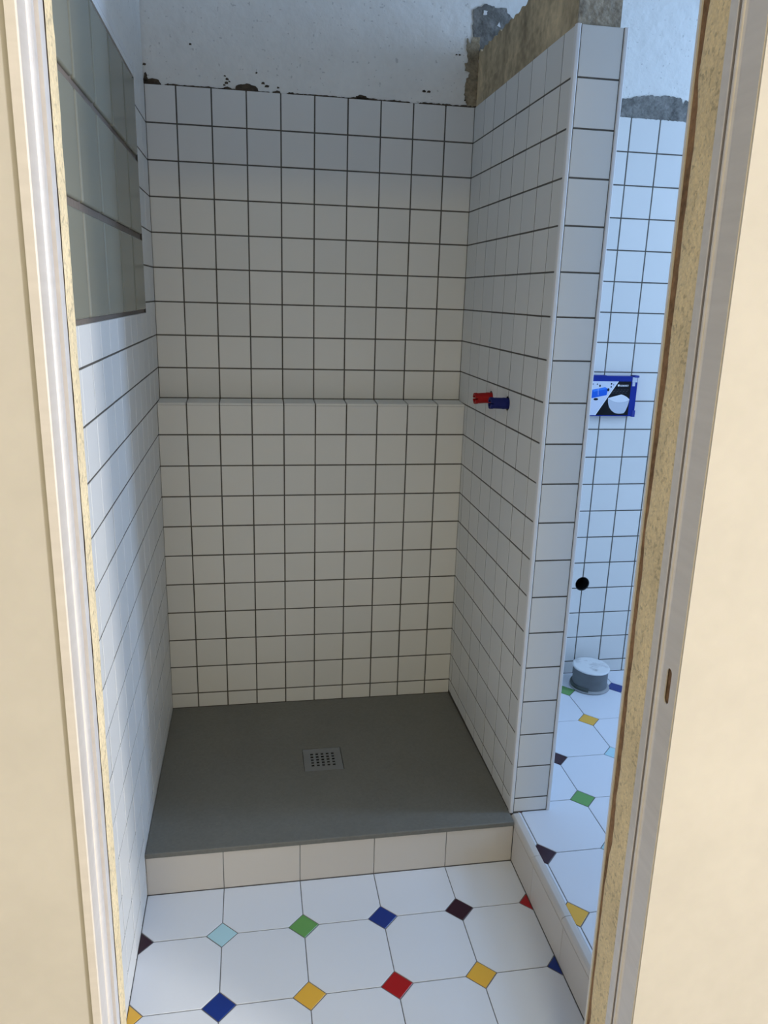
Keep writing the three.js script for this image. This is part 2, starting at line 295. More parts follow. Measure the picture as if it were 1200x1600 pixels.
// ---------------------------------------------------------------- wall_bathroom: the tiled wall that goes on right of the partition
const DRAIN = [1.5066, 0.3715];
{
  const w = group('wall_bathroom', 'daylit white tiled bathroom wall seen past the right side of the partition', 'wall', 'structure');
  const cut = new THREE.CylinderGeometry(0.0275, 0.0275, 0.12, 28); cut.rotateX(Math.PI / 2); cut.translate(DRAIN[0], DRAIN[1], -0.02);
  mesh('backing', carve(box(1.105, BATH_X + 0.12, FLOOR - 0.1, TOP + 0.003, -0.12, -0.0009), [cut]), grout, w);
  const cols = [1.109]; for (let k = -3; k <= 3; k++) cols.push(+(1.5065 + 0.1 * k).toFixed(4));
  const rows = rowsFrom(RFLOOR).map((y) => y > RFLOOR ? y + 0.0045 : y);
  tiling(w, FR.back(0), cols, rows);
  for (const m of [...w.children]) { if (m.name !== 'tile') continue; m.updateMatrix(); if (Math.hypot(m.position.x - DRAIN[0], m.position.y - DRAIN[1]) < 0.11) m.geometry = carve(m.geometry, [cut], m.matrix); }
  // the rest of this wall lies out of view
  const rest = new THREE.Group(); const c2 = []; for (let x = 1.8065; x < BATH_X; x += 0.1) c2.push(+x.toFixed(4)); c2.push(BATH_X - 0.001);
  tiling(rest, FR.back(0), c2, rows);
  const far = mesh('tile_field', mergeGeometries(rest.children.map((m) => { m.updateMatrix(); return m.geometry.clone().applyMatrix4(m.matrix); })), tileMats[0], w); far.userData.kind = 'stuff';
  const pl = mesh('plaster', box(1.105, BATH_X + 0.12, TOP + 0.003, CEIL, -0.12, -0.003), oldPaint, w); pl.userData.label = 'old white plaster above the tiles';
  const f = FR.back(-0.003);
  const far2 = []; for (let x = BATH_X - 0.002; x > 1.74; x -= 0.06) far2.push([x, 2.004 + 0.018 * (rnd() - 0.4)]);
  const band = [[1.112, 1.954], [BATH_X - 0.002, 1.954], ...far2, [1.70, 2.008], [1.688, 2.014], [1.676, 2.004], [1.668, 2.02], [1.62, 2.023], [1.56, 2.021], [1.52, 2.015], [1.48, 2.008], [1.45, 2.004], [1.40, 1.998], [1.30, 2.008], [1.20, 1.996], [1.112, 2.004]];
  patch('mortar_patch', band, f, greyMortar, w, 0.003, 0.005).userData.label = 'rough grey mortar band along the top of the tiles';
  // the pipe end in the wall
  const pg = new THREE.CylinderGeometry(0.0268, 0.0268, 0.075, 28, 1, true); pg.rotateX(Math.PI / 2); pg.translate(DRAIN[0], DRAIN[1], -0.04);
  const pe = new THREE.CylinderGeometry(0.0268, 0.0268, 0.004, 28); pe.rotateX(Math.PI / 2); pe.translate(DRAIN[0], DRAIN[1], -0.074);
  const rim = new THREE.TorusGeometry(0.0262, 0.0016, 8, 32); rim.translate(DRAIN[0], DRAIN[1], -0.003);
  const dp = group('drain_pipe', 'round black waste pipe opening sunk in the bathroom wall tiles', 'pipe');
  mesh('pipe', mergeGeometries([pg, pe].map((q) => q.toNonIndexed())), std(lin(0.012, 0.012, 0.012), 0.7, { side: THREE.DoubleSide }), dp);
  mesh('rim', rim, std(lin(0.03, 0.03, 0.032), 0.5), dp);
}

// ---------------------------------------------------------------- wall_left with the glass block window
const GZ = [0.215, 0.411, 0.607, 0.804, 1.0, 1.196, 1.392], GY = [1.3235, 1.5215, 1.7195, 1.9155];
{
  const w = group('wall_left', 'white tiled left wall beside the shower, half in daylight', 'wall', 'structure');
  const z1 = ZW1 - 0.004, xb = -0.09;
  mesh('backing', boxes([xb, XL - 0.0009, FLOOR - 0.1, GY[0] - 0.004, -0.0018, ZW0 + 0.004], [xb, XL - 0.0009, GY[0] - 0.004, TOP, -0.0018, GZ[0] - 0.001], [xb, XL - 0.0009, GY[0] - 0.004, TOP, GZ[6] + 0.001, ZW0 + 0.004]), grout, w);
  mesh('plaster', boxes([xb, XL - 0.001, GY[3], CEIL, 0, ZW0 + 0.004]), oldPaint, w).userData.label = 'old white plaster above the glass blocks';
  const zc = [-ZW0]; for (let k = 15; k >= 1; k--) zc.push(-(0.015 + 0.1 * k)); zc.push(-0.0005);
  const rows = [FLOOR + 0.001, ...rowsFrom(-0.05)];
  tiling(w, FR.left(XL), zc.filter((v) => v <= -0.0005), rows, {
    skip: (a0, a1, b0, b1) => {
      const z0 = -a1, zz1 = -a0;
      if (b0 > 1.3 || b1 > 1.34) { if (z0 > 0.19) { if (b1 < 1.351 && b0 < 1.3) return true; if (b0 > 1.3) return true; } }
      if (b1 > TOP - 0.005 && false) return true;
      return false;
    },
  });
  // cut tiles under and around the glass blocks
  const a = zc.filter((v) => v <= -0.2149);
  for (let i = 0; i + 1 < a.length; i++) place('tile', rect(a[i] + G / 2, a[i + 1] - G / 2, 1.25 + G / 2, 1.3215), FR.left(XL), tileMat(), w);
  for (let y = 1.35; y < TOP - 0.01; y += 0.1) for (const [q0, q1] of [[-1.515, -1.397]]) place('tile', rect(q0, q1, y + G / 2, Math.min(y + 0.1, 1.93) - G / 2), FR.left(XL), tileMat(), w);
  mesh('gap_filler', boxes([XL - 0.012, XL - 0.0005, 1.9305, TOP, GZ[0] + 0.002, ZW0 - 0.001], [XL - 0.012, XL - 0.0009, 1.9155, 1.9305, GZ[0] + 0.002, ZW0 - 0.001]), whitePlaster, w);
}
{
  const w = group('window_1', 'glass block window set in the left wall above the tiles', 'window', 'structure');
  const gap = 0.0135;
  const bars = [];
  for (let i = 0; i < GZ.length; i++) bars.push([-0.06, XL - 0.006, GY[0] - 0.003, GY[3], GZ[i] - (i ? gap / 2 : 0), GZ[i] + (i < 6 ? gap / 2 : 0)]);
  for (let j = 0; j < GY.length; j++) bars.push([-0.06, XL - 0.0062, GY[j] - (j ? gap / 2 : 0.003), GY[j] + (j < 3 ? gap / 2 : 0), GZ[0], GZ[6]]);
  mesh('mortar_joints', boxes(...bars), jointMat, w);
  const W = 0.196 - gap, H = 0.197 - gap;
  const bg = new RoundedBoxGeometry(H, H, 0.078, 2, 0.005); bg.rotateY(Math.PI / 2);
  const p = bg.attributes.position;
  for (let i = 0; i < 6; i++) for (let j = 0; j < 3; j++) {
    const b = mesh('glass_block', bg, glassMat, w);
    b.position.set(XL - 0.0375 - 0.0008, (GY[j] + GY[j + 1]) / 2, (GZ[i] + GZ[i + 1]) / 2); b.scale.set(1, 1, W / H);
  }
  // unlit room on the other side of the glass
  const n = group('wall_beyond', 'plain walls of the dim room behind the glass blocks', 'wall', 'structure');
  mesh('shell', boxes([-1.5, -1.4, FLOOR, CEIL, -0.3, 1.5], [-1.5, -0.1, FLOOR, CEIL, -0.4, -0.3], [-1.5, -0.1, FLOOR, CEIL, 1.44, 1.52], [-1.5, -0.1, FLOOR - 0.1, FLOOR, -0.4, 1.52], [-1.5, -0.1, CEIL, CEIL + 0.1, -0.4, 1.52]), whitePlaster, n);
}

// ---------------------------------------------------------------- floors
function octagonFloor(parent, y, x0, x1, z0, z1, ox, oz, px, pz, half, colours, mats) {
  const fr = FR.floor(y), g = 0.0011;
  const i0 = Math.floor((x0 - ox) / px) - 1, i1 = Math.ceil((x1 - ox) / px) + 1, j0 = Math.floor((z0 - oz) / pz) - 1, j1 = Math.ceil((z1 - oz) / pz) + 1, k = half + g * 1.4;
  for (let j = j0; j <= j1; j++) for (let i = i0; i <= i1; i++) {
    const a0 = ox + px * i + g, a1 = ox + px * (i + 1) - g, b1 = -(oz + pz * j) - g, b0 = -(oz + pz * (j + 1)) + g, h = k - g;
    const oct = clip([[a0 + h, b0], [a1 - h, b0], [a1, b0 + h], [a1, b1 - h], [a1 - h, b1], [a0 + h, b1], [a0, b1 - h], [a0, b0 + h]], x0, x1, -z1, -z0);
    if (oct) place('octagon_tile', oct, fr, mats[Math.floor(rnd() * mats.length)], parent, 0.008, 0.0009, (rnd() - 0.5) * 0.0004);
    const cx = ox + px * i, cb = -(oz + pz * j), d = half - g * 0.7;
    const dia = clip([[cx, cb - d], [cx + d, cb], [cx, cb + d], [cx - d, cb]], x0, x1, -z1, -z0);
    if (dia) { const key = colours(i, j); const m = place('inset_tile', dia, fr, insetMats[key], parent, 0.008, 0.0006); m.userData.label = `${{ sky: 'pale blue', blue: 'dark blue' }[key] || key} diamond inset`; }
  }
}
const CYCLE = ['yellow', 'green', 'blue', 'red', 'sky', 'maroon'];
const ZR = 0.8128;                                              // riser face
{
  const f = group('floor', 'white octagon tile floor with small coloured diamond insets in front of the shower', 'floor', 'structure');
  mesh('bed', box(-0.09, XR + 0.06, FLOOR - 0.1, FLOOR - 0.0014, 0.7, ZW1), floorGrout, f);
  const A = { '-1,0': 'maroon', '0,0': 'sky', '1,0': 'green', '2,0': 'blue', '3,0': 'maroon', '4,0': 'red', '-1,1': 'yellow', '0,1': 'blue', '1,1': 'yellow', '2,1': 'red', '3,1': 'yellow', '4,1': 'blue' };
  octagonFloor(f, FLOOR, XL + 0.001, XR - 0.0008, ZR + 0.001, ZW1, 0.2064, 0.9654, 0.1984, 0.1984, 0.0365, (i, j) => A[`${i},${j}`] || CYCLE[(((i * 2 + j * 3) % 6) + 6) % 6], floorMats);
}
const ZC1 = ZW0 + 0.01;
{
  const f = group('floor_raised', 'raised white octagon tile floor with coloured diamond insets beyond the kerb', 'floor', 'structure');
  mesh('bed', boxes([1.0, BATH_X + 0.1, FLOOR - 0.1, RFLOOR - 0.0014, -0.001, ZC1]), floorGrout, f);
  const A = { '0,4': 'maroon', '0,5': 'yellow', '1,3': 'green', '1,2': 'maroon', '2,1': 'yellow', '2,2': 'sky', '2,0': 'green', '3,0': 'blue' };
  octagonFloor(f, RFLOOR, 1.0165, BATH_X, 0.001, ZC1, 1.024, 0.128, 0.1995, 0.2035, 0.0375, (i, j) => A[`${i},${j}`] || CYCLE[(((i * 2 + j * 5) % 6) + 6) % 6], floorMats);
}
{ // riser under the tray
  const t = group('trim_1', 'white tiled step riser below the grey shower tray', 'riser', 'structure');
  const xs = [XL, 0.2064, 0.4048, 0.6032, 0.8016, XR];
  mesh('backing', box(XL, XR + 0.02, FLOOR - 0.02, -0.012, 0.70, ZR - 0.0016), floorGrout, t);
  for (let i = 0; i < 5; i++) place('riser_tile', rect(xs[i] + 0.0009, xs[i + 1] - 0.0009, FLOOR + 0.0012, -0.0072), FR.back(ZR), riserMats[i % 2], t);
}
{ // kerb of the raised floor: face tiles and rounded nosing
  const t = group('trim_2', 'white tiled kerb with rounded nosing along the edge of the raised floor', 'kerb', 'structure');
  mesh('backing', box(XR + 0.0016, 1.03, FLOOR - 0.02, -0.014, ZR, ZC1), floorGrout, t);
  const zs = [ZR, 0.965, 1.163, 1.361, ZC1];
  for (let i = 0; i < 4; i++) place('face_tile', rect(zs[i] + 0.0007, zs[i + 1] - 0.0007, FLOOR + 0.0012, -0.0126), FR.right(XR), riserMats[i % 2], t);
  const zn = [ZE + 0.004, 0.949, 1.15, 1.352, ZC1];
  const s = new THREE.Shape(); s.moveTo(XR + 0.0004, -0.0100); s.lineTo(1.0155, -0.0100); s.lineTo(1.0155, RFLOOR + 0.0012); s.lineTo(1.012, RFLOOR + 0.0014); s.bezierCurveTo(1.0, RFLOOR + 0.0014, XR + 0.0004, RFLOOR - 0.0015, XR + 0.0004, -0.0085); s.closePath();
  for (let i = 0; i < 4; i++) { const g = new THREE.ExtrudeGeometry(s, { depth: zn[i + 1] - zn[i] - 0.0011, bevelEnabled: false, curveSegments: 10 }); g.translate(0, 0, zn[i] + 0.0005); mesh('nosing_tile', toCreasedNormals(g, 0.6), riserMats[(i + 1) % 2], t); }
}

// ---------------------------------------------------------------- shower tray with drain
{
  const t = group('shower_tray', 'flat dark grey shower tray with a square drain', 'shower tray');
  const cx = 0.4975, cz = 0.447, h = 0.0605, top = (z) => -0.0035 + 0.0105 * (z - ZB) / (0.803 - ZB);
  const x0 = XL + 0.0015, x1 = XR - 0.0015, z0 = ZB + 0.0015, zf = 0.8055, zl = 0.8155;
  // top surface with a square opening, gently sloping to the back; front edge rounded over
  const s = new THREE.Shape([[x0, -zf], [x1, -zf], [x1, -z0], [x0, -z0]].map((p) => new THREE.Vector2(...p)));
  s.holes.push(new THREE.Path([[cx - h, -cz - h], [cx - h, -cz + h], [cx + h, -cz + h], [cx + h, -cz - h]].map((p) => new THREE.Vector2(...p))));
  const g = new THREE.ExtrudeGeometry(s, { depth: 0.012, bevelEnabled: false }); g.rotateX(-Math.PI / 2);
  const p = g.attributes.position; for (let i = 0; i < p.count; i++) p.setY(i, p.getY(i) - 0.012 + top(p.getZ(i)));
  g.computeVertexNormals();
  const lip = new THREE.Shape(); lip.moveTo(-zf, top(zf)); lip.lineTo(-zl + 0.003, top(zf)); lip.quadraticCurveTo(-zl, top(zf), -zl, top(zf) - 0.003); lip.lineTo(-zl, -0.0062); lip.lineTo(-zf, -0.0062); lip.closePath();
  const lg = new THREE.ExtrudeGeometry(lip, { depth: x1 - x0, bevelEnabled: false, curveSegments: 6 }); lg.rotateY(Math.PI / 2); lg.translate(x0, 0, 0);
  mesh('basin', mergeGeometries([metreUV(g), metreUV(lg)]), trayMat, t);
  const y = top(cz);
  const d = group('drain', 'square brushed metal drain cover with square holes', null, null, t);
  const q = 0.0588, c = new THREE.Shape([[-q, -q], [q, -q], [q, q], [-q, q]].map((v) => new THREE.Vector2(...v)));
  for (let i = -2; i <= 2; i++) for (let j = -2; j <= 2; j++) { const a = i * 0.0162, b = j * 0.0148, e = 0.0043; c.holes.push(new THREE.Path([[a - e, b - e], [a - e, b + e], [a + e, b + e], [a + e, b - e]].map((v) => new THREE.Vector2(...v)))); }
  const cg = new THREE.ExtrudeGeometry(c, { depth: 0.002, bevelEnabled: false }); cg.rotateX(-Math.PI / 2); cg.translate(cx, y - 0.0035, cz);
  mesh('cover_plate', cg, steel, d);
  mesh('drain_pit', boxes([cx - h - 0.004, cx + h + 0.004, y - 0.05, y - 0.045, cz - h - 0.004, cz + h + 0.004], [cx - h - 0.004, cx - h, y - 0.05, y - 0.012, cz - h, cz + h], [cx + h, cx + h + 0.004, y - 0.05, y - 0.012, cz - h, cz + h], [cx - h, cx + h, y - 0.05, y - 0.012, cz - h - 0.004, cz - h], [cx - h, cx + h, y - 0.05, y - 0.012, cz + h, cz + h + 0.004]), black, d);
  mesh('support', boxes([x0, x1, -0.10, -0.06, z0, 0.70]), floorGrout, t);
}

// ---------------------------------------------------------------- pipe plugs in the partition
const plugMats = { red: phys(lin(0.33, 0.005, 0.006), 0.4, { specularIntensity: 0.5 }), blue: phys(lin(0.006, 0.012, 0.13), 0.45, { specularIntensity: 0.5 }) };
for (const [col, y, z] of PLUGS) {
  const t = group('pipe_plug', { red: 'red plastic pipe plug sticking out of the partition tiles', blue: 'dark blue plastic pipe plug sticking out of the partition tiles' }[col], 'pipe plug');
  t.position.set(XR - 0.001, y, z); t.rotation.set(0, 0, Math.PI / 2 + (col === 'red' ? 0.06 : -0.02));          // local +y runs out of the wall
  const body = new THREE.LatheGeometry([[0, -0.02], [0.0150, -0.02], [0.0150, 0.004], [0.0158, 0.008], [0.0158, 0.012], [0.0148, 0.016], [0.0150, 0.040], [0.0145, 0.042], [0.0104, 0.042], [0.0104, 0.022], [0, 0.022]].map((p) => new THREE.Vector2(...p)), 28);
  mesh('body', body, plugMats[col], t);
  for (let k = 0; k < 4; k++) {                                 // castellated end for a key
    const a0 = k * Math.PI / 2 + 0.2, a1 = (k + 1) * Math.PI / 2 - 0.2, s = new THREE.Shape();
    s.absarc(0, 0, 0.0152, a0, a1, false); s.absarc(0, 0, 0.0104, a1, a0, true); s.closePath();
    const g = new THREE.ExtrudeGeometry(s, { depth: 0.0085, bevelEnabled: true, bevelSize: 0.0008, bevelThickness: 0.0008, bevelSegments: 2, curveSegments: 6 }); g.rotateX(-Math.PI / 2); g.translate(0, 0.0405, 0);
    mesh('prong', g, plugMats[col], t);
  }
  for (let k = 0; k < 8; k++) { const g = new THREE.BoxGeometry(0.0022, 0.02, 0.0016); g.translate(0, 0.026, 0.0143); g.rotateY(k * Math.PI / 4 + 0.2); mesh('rib', g, plugMats[col], t); }
}

// ---------------------------------------------------------------- printed cover box on the bathroom wall
{
  const x0 = 1.374, x1 = 1.6195, y0 = 1.0058, y1 = 1.1432, z = 0.026, t = group('cover_box', 'blue boxed cover printed with a white toilet on bathroom wall', 'box');
  const print = canvasTex(984, 552, (c, w, h) => {
    c.fillStyle = '#122c8c'; c.fillRect(0, 0, w, h);
    c.fillStyle = '#d3daea'; c.fillRect(26, 70, w - 120, h - 82);
    c.save(); c.translate(92, 0);
    c.fillStyle = '#0a0b12'; c.beginPath(); c.moveTo(612, 70); c.lineTo(800, 70); c.lineTo(800, h - 12); c.lineTo(318, h - 12); c.closePath(); c.fill();
    c.strokeStyle = '#f3f5fb'; c.lineWidth = 9; c.beginPath(); c.moveTo(606, 70); c.lineTo(312, h - 12); c.stroke();
    c.fillStyle = '#f2f4f8'; c.fillRect(604, 112, 26, 26); c.font = 'bold 32px sans-serif'; c.textBaseline = 'middle'; c.fillText('GEBERIT', 636, 127);
    c.fillStyle = '#454852'; for (let k = 0; k < 3; k++) for (let i = 0; i < 5; i++) c.fillRect(560 + i * 46 - k * 14, 182 + k * 22, 30, 5);
    // white wall-hung toilet
    c.fillStyle = '#c3cad6'; c.beginPath(); c.moveTo(480, 300); c.lineTo(668, 250); c.quadraticCurveTo(740, 262, 800, 318); c.lineTo(790, 380); c.quadraticCurveTo(760, 500, 730, 512); c.quadraticCurveTo(640, 528, 588, 500); c.quadraticCurveTo(480, 440, 480, 300); c.closePath(); c.fill();
    c.fillStyle = '#dfe4ec'; c.beginPath(); c.moveTo(480, 300); c.lineTo(668, 250); c.quadraticCurveTo(740, 262, 800, 318); c.quadraticCurveTo(770, 356, 640, 360); c.quadraticCurveTo(540, 352, 480, 300); c.closePath(); c.fill();
    c.strokeStyle = '#aab3c2'; c.lineWidth = 3; c.beginPath(); c.moveTo(484, 308); c.quadraticCurveTo(560, 362, 640, 366); c.quadraticCurveTo(770, 360, 799, 326); c.stroke();
    // assembly drawing: blue tank and small parts
    c.fillStyle = '#1d63d8'; c.beginPath(); c.moveTo(216, 190); c.lineTo(420, 150); c.lineTo(466, 172); c.lineTo(452, 260); c.lineTo(236, 304); c.lineTo(216, 270); c.closePath(); c.fill();
    c.fillStyle = '#3d84ec'; c.beginPath(); c.moveTo(216, 190); c.lineTo(420, 150); c.lineTo(466, 172); c.lineTo(262, 214); c.closePath(); c.fill();
    c.fillStyle = '#12141c'; for (const [x, y, a, b] of [[470, 186, 16, 22], [300, 318, 34, 16], [342, 132, 12, 16], [508, 104, 11, 12], [508, 146, 10, 12], [222, 372, 13, 10], [300, 110, 8, 8]]) { c.beginPath(); c.ellipse(x, y, a, b, 0, 0, 7); c.fill(); }
    c.fillStyle = '#7f8aa5'; for (const [x, y] of [[540, 116], [196, 420], [240, 110], [150, 300], [110, 200], [90, 420]]) { c.beginPath(); c.ellipse(x, y, 8, 12, 0, 0, 7); c.fill(); }
    c.strokeStyle = '#c8d6f0'; c.lineWidth = 5; c.beginPath(); c.moveTo(318, 140); c.lineTo(330, 262); c.stroke(); c.restore();
  });
  const bx = box(x0, x1, y0, y1, -0.0005, z - 0.0008), cardboard = std(lin(0.008, 0.026, 0.27), 0.5);
  mesh('carton', bx, cardboard, t);
  const fg = new THREE.PlaneGeometry(x1 - x0, y1 - y0); fg.translate((x0 + x1) / 2, (y0 + y1) / 2, z); mesh('printed_front', fg, phys(0xffffff, 0.55, { map: print, specularIntensity: 0.35 }), t);
  mesh('front_board', box(x0, x1, y0, y1, z - 0.0008, z - 0.0002), cardboard, t);
  mesh('tape', boxes([1.600, 1.618, 1.1235, 1.1405, z, z + 0.0006], [1.601, 1.611, 1.110, 1.1232, z, z + 0.0005]), std(lin(0.55, 0.6, 0.68), 0.3), t).userData.label = 'crumpled clear tape on the corner';
  for (const b of [[x0, 1.505, y1, y1 + 0.0022, 0.001, z - 0.002], [1.607, x1 + 0.004, y1 - 0.004, y1 + 0.003, 0.002, z + 0.001], [1.612, x1 + 0.003, y0 - 0.0025, y0 + 0.02, 0.002, z + 0.001]]) mesh('flap', box(...b), cardboard, t);
}

// ---------------------------------------------------------------- capped waste pipe standing on the raised floor
{
  const t = group('pipe_stub', 'short grey waste pipe with taped white lid standing on the raised floor', 'pipe');
  t.position.set(1.526, RFLOOR, 0.104); t.scale.set(1, 1.06, 1);
  const pipe = new THREE.LatheGeometry([[0.058, 0], [0.0635, 0], [0.0635, 0.074], [0.058, 0.074]].map((p) => new THREE.Vector2(...p)), 48);
  const pvcTex = texture(256, (u, v) => { const n = fbm(u * 5, v * 5, 241, 5, 5), k = 0.7 + 0.6 * n; return [0.15 * k, 0.165 * k, 0.175 * k]; }, true, 1);
  mesh('pipe', pipe, std(0xffffff, 0.6, { map: pvcTex }), t);
  const lidTex = texture(256, (u, v) => { const n = fbm(u * 4, v * 4, 251, 4, 5), s = fbm(u * 3, v * 12, 261, 0, 4); let k = 1.0; if (n > 0.56) k -= 1.6 * (n - 0.56); if (s > 0.62) k -= 1.1 * (s - 0.62); return [0.74 * k, 0.76 * k, 0.77 * k]; }, true, 0.14);
  const lid = new THREE.LatheGeometry([[0, 0.0795], [0.035, 0.0800], [0.060, 0.0790], [0.0672, 0.0780], [0.0675, 0.0735], [0.0630, 0.0725]].reverse().map((p) => new THREE.Vector2(...p)), 48);
  const lp = lid.attributes.position, lu = []; for (let i = 0; i < lp.count; i++) { lu.push(lp.getX(i), lp.getZ(i)); const r = Math.hypot(lp.getX(i), lp.getZ(i)); if (r < 0.06) lp.setY(i, lp.getY(i) + 0.0015 * (fbm(lp.getX(i) * 60 + 9, lp.getZ(i) * 60 + 9, 271, 0, 3) - 0.5)); }
  lid.setAttribute('uv', new THREE.Float32BufferAttribute(lu, 2)); lid.computeVertexNormals();
  lid.translate(0, -0.0765, 0); lid.rotateZ(-0.035); lid.rotateX(0.03); lid.translate(0, 0.0765, 0);
  mesh('lid', lid, phys(0xffffff, 0.35, { map: lidTex, side: THREE.DoubleSide }), t);
  const ring = new THREE.LatheGeometry([[0.0636, 0.0005], [0.0700, 0.0005], [0.0735, 0.002], [0.072, 0.006], [0.066, 0.009], [0.0636, 0.009]].map((p) => new THREE.Vector2(...p)), 48);
  mesh('collar', ring, std(lin(0.33, 0.34, 0.35), 0.7), t);
  const blk = new THREE.LatheGeometry([[0.0637, 0.004], [0.070, 0.005], [0.0715, 0.012], [0.068, 0.018], [0.0637, 0.018]].map((p) => new THREE.Vector2(...p)), 20, Math.PI * 1.25, Math.PI * 0.6);
  mesh('sealant', blk, std(lin(0.06, 0.075, 0.07), 0.6), t);
}

// ---------------------------------------------------------------- the door wall, its rough reveals and the sliding-door frame
const xlJ = (y) => 0.0885 + 0.0049 * (y - 0.259), xrB = (y) => 0.8732 - 0.0121 * (y - 0.1286), xrF = (y) => 0.8664 - 0.0114 * (y - 0.1286);
const xrJ = (y, z) => xrB(y) + (xrF(y) - xrB(y)) * (z - ZW0) / (ZW1 - ZW0);
const HEAD = 2.06;
function slab(fx0, fx1, y0, y1, z0, z1, ny = 1) {               // a slab whose sides follow fx0(y, z) and fx1(y, z)
  const P = []; const q = (a, b, c, d) => { for (const v of [a, b, c, a, c, d]) P.push(...v); };
  for (let k = 0; k < ny; k++) {
    const a = y0 + (y1 - y0) * k / ny, b = y0 + (y1 - y0) * (k + 1) / ny, p = (f, y, z) => [f(y, z), y, z];
    q(p(fx0, a, z1), p(fx1, a, z1), p(fx1, b, z1), p(fx0, b, z1)); q(p(fx1, a, z0), p(fx0, a, z0), p(fx0, b, z0), p(fx1, b, z0));
    q(p(fx0, a, z0), p(fx0, a, z1), p(fx0, b, z1), p(fx0, b, z0)); q(p(fx1, a, z1), p(fx1, a, z0), p(fx1, b, z0), p(fx1, b, z1));
    if (!k) q(p(fx0, a, z0), p(fx1, a, z0), p(fx1, a, z1), p(fx0, a, z1));
    if (k === ny - 1) q(p(fx0, b, z1), p(fx1, b, z1), p(fx1, b, z0), p(fx0, b, z0));
  }
  const g = new THREE.BufferGeometry(); g.setAttribute('position', new THREE.Float32BufferAttribute(P, 3)); metreUV(g); g.computeVertexNormals(); return g;
}
// a plaster strip with a lumpy face and a ragged back edge; side = +1 faces +x, -1 faces -x
function roughStrip(face, side, depth, y0, y1, z0, z1, ragged, sd, lip = 0.0018) {
  const ny = 170, nz = 7, P = [], idx = [], at = (i, j) => i * (nz + 1) + j;
  for (let i = 0; i <= ny; i++) for (let j = 0; j <= nz; j++) {
    const y = y0 + (y1 - y0) * i / ny, zs = z0 + ragged * Math.max(0, fbm(y * 9, 3.1, sd, 0, 5) - 0.35) * 2, z = zs + (z1 - zs) * j / nz;
    const e = (j === 0 ? lip : 0) + 0.0016 * (fbm(y * 30, z * 30, sd + 5, 0, 4) - 0.5);
    P.push(face(y, z) - side * e, y, z);
  }
  for (let i = 0; i < ny; i++) for (let j = 0; j < nz; j++) { const a = at(i, j), b = at(i, j + 1), c = at(i + 1, j + 1), d = at(i + 1, j); side > 0 ? idx.push(a, d, c, a, c, b) : idx.push(a, b, c, a, c, d); }
  const n0 = P.length / 3;                                      // the ragged edge turned into the wall
  for (let i = 0; i <= ny; i++) { const k = at(i, 0) * 3; P.push(P[k], P[k + 1], P[k + 2], P[k] - side * depth, P[k + 1], P[k + 2]); }
  for (let i = 0; i < ny; i++) { const a = n0 + 2 * i, b = a + 1, c = a + 3, d = a + 2; side > 0 ? idx.push(a, b, c, a, c, d) : idx.push(a, c, b, a, d, c); }
  const g = new THREE.BufferGeometry(); g.setAttribute('position', new THREE.Float32BufferAttribute(P, 3)); g.setIndex(idx); g.computeVertexNormals();
  const n = g.attributes.normal, u = []; for (let i = 0; i < P.length / 3; i++) u.push(P[3 * i + 2], P[3 * i + 1]); g.setAttribute('uv', new THREE.Float32BufferAttribute(u, 2)); return g;
}
{
  const w = group('wall_front', 'cream painted wall around the doorway with rough plaster reveals', 'wall', 'structure');
  const c = (v) => () => v, off = (f, d) => (y, z) => f(y, z) + d;
  const rr = (y, z) => xrJ(y, z), ll = (y) => xlJ(y);
  mesh('core', mergeGeometries([slab(off(rr, 0.0024), c(HALL_X + 0.1), FLOOR - 0.1, HEAD, ZW0 + 0.006, ZW1 - 0.004), slab(c(-1.7), off(ll, -0.007), FLOOR - 0.1, HEAD, ZW0 + 0.006, ZW1 - 0.004), box(-1.7, HALL_X + 0.1, HEAD, CEIL, ZW0 + 0.006, ZW1 - 0.004)]), wallCore, w);
  const pl = mesh('hall_plaster', mergeGeometries([slab(off(rr, 0.0012), c(HALL_X + 0.1), FLOOR, HEAD, ZW1 - 0.004, ZW1), slab(c(-1.7), off(ll, -0.0012), FLOOR, HEAD, ZW1 - 0.004, ZW1), box(-1.7, HALL_X + 0.1, HEAD, CEIL, ZW1 - 0.004, ZW1)]), hallPaint, w);
  pl.userData.label = 'cream painted plaster around the doorway';
  mesh('bathroom_tiling', mergeGeometries([slab(off(rr, 0.0), c(BATH_X), FLOOR + 0.001, TOP, ZW0, ZW0 + 0.0055), slab(c(XL + 0.001), off(ll, -0.008), FLOOR + 0.001, TOP, ZW0 + 0.0008, ZW0 + 0.0055)]), tileMats[1], w);
  mesh('bathroom_plaster', mergeGeometries([slab(off(rr, 0.0), c(BATH_X), TOP, HEAD, ZW0, ZW0 + 0.0055), slab(c(XL + 0.001), off(ll, 0), TOP, HEAD, ZW0, ZW0 + 0.0055), box(XL, BATH_X, HEAD, CEIL, ZW0, ZW0 + 0.0055)]), whitePlaster, w);
  mesh('reveal_plaster', roughStrip(rr, -1, 0.0024, FLOOR, HEAD, ZW0 + 0.0135, 1.5925, 0.012, 301), sandPlaster, w);
  mesh('reveal_plaster', roughStrip((y) => xlJ(y), 1, 0.0069, FLOOR, HEAD, ZW0 + 0.0005, 1.5615, 0.004, 331, 0.0006), sandPlaster, w);
  mesh('head_plaster', box(0.08, 0.90, HEAD - 0.0005, HEAD + 0.02, ZW0 + 0.003, ZW1 - 0.003), sandPlaster, w);
}
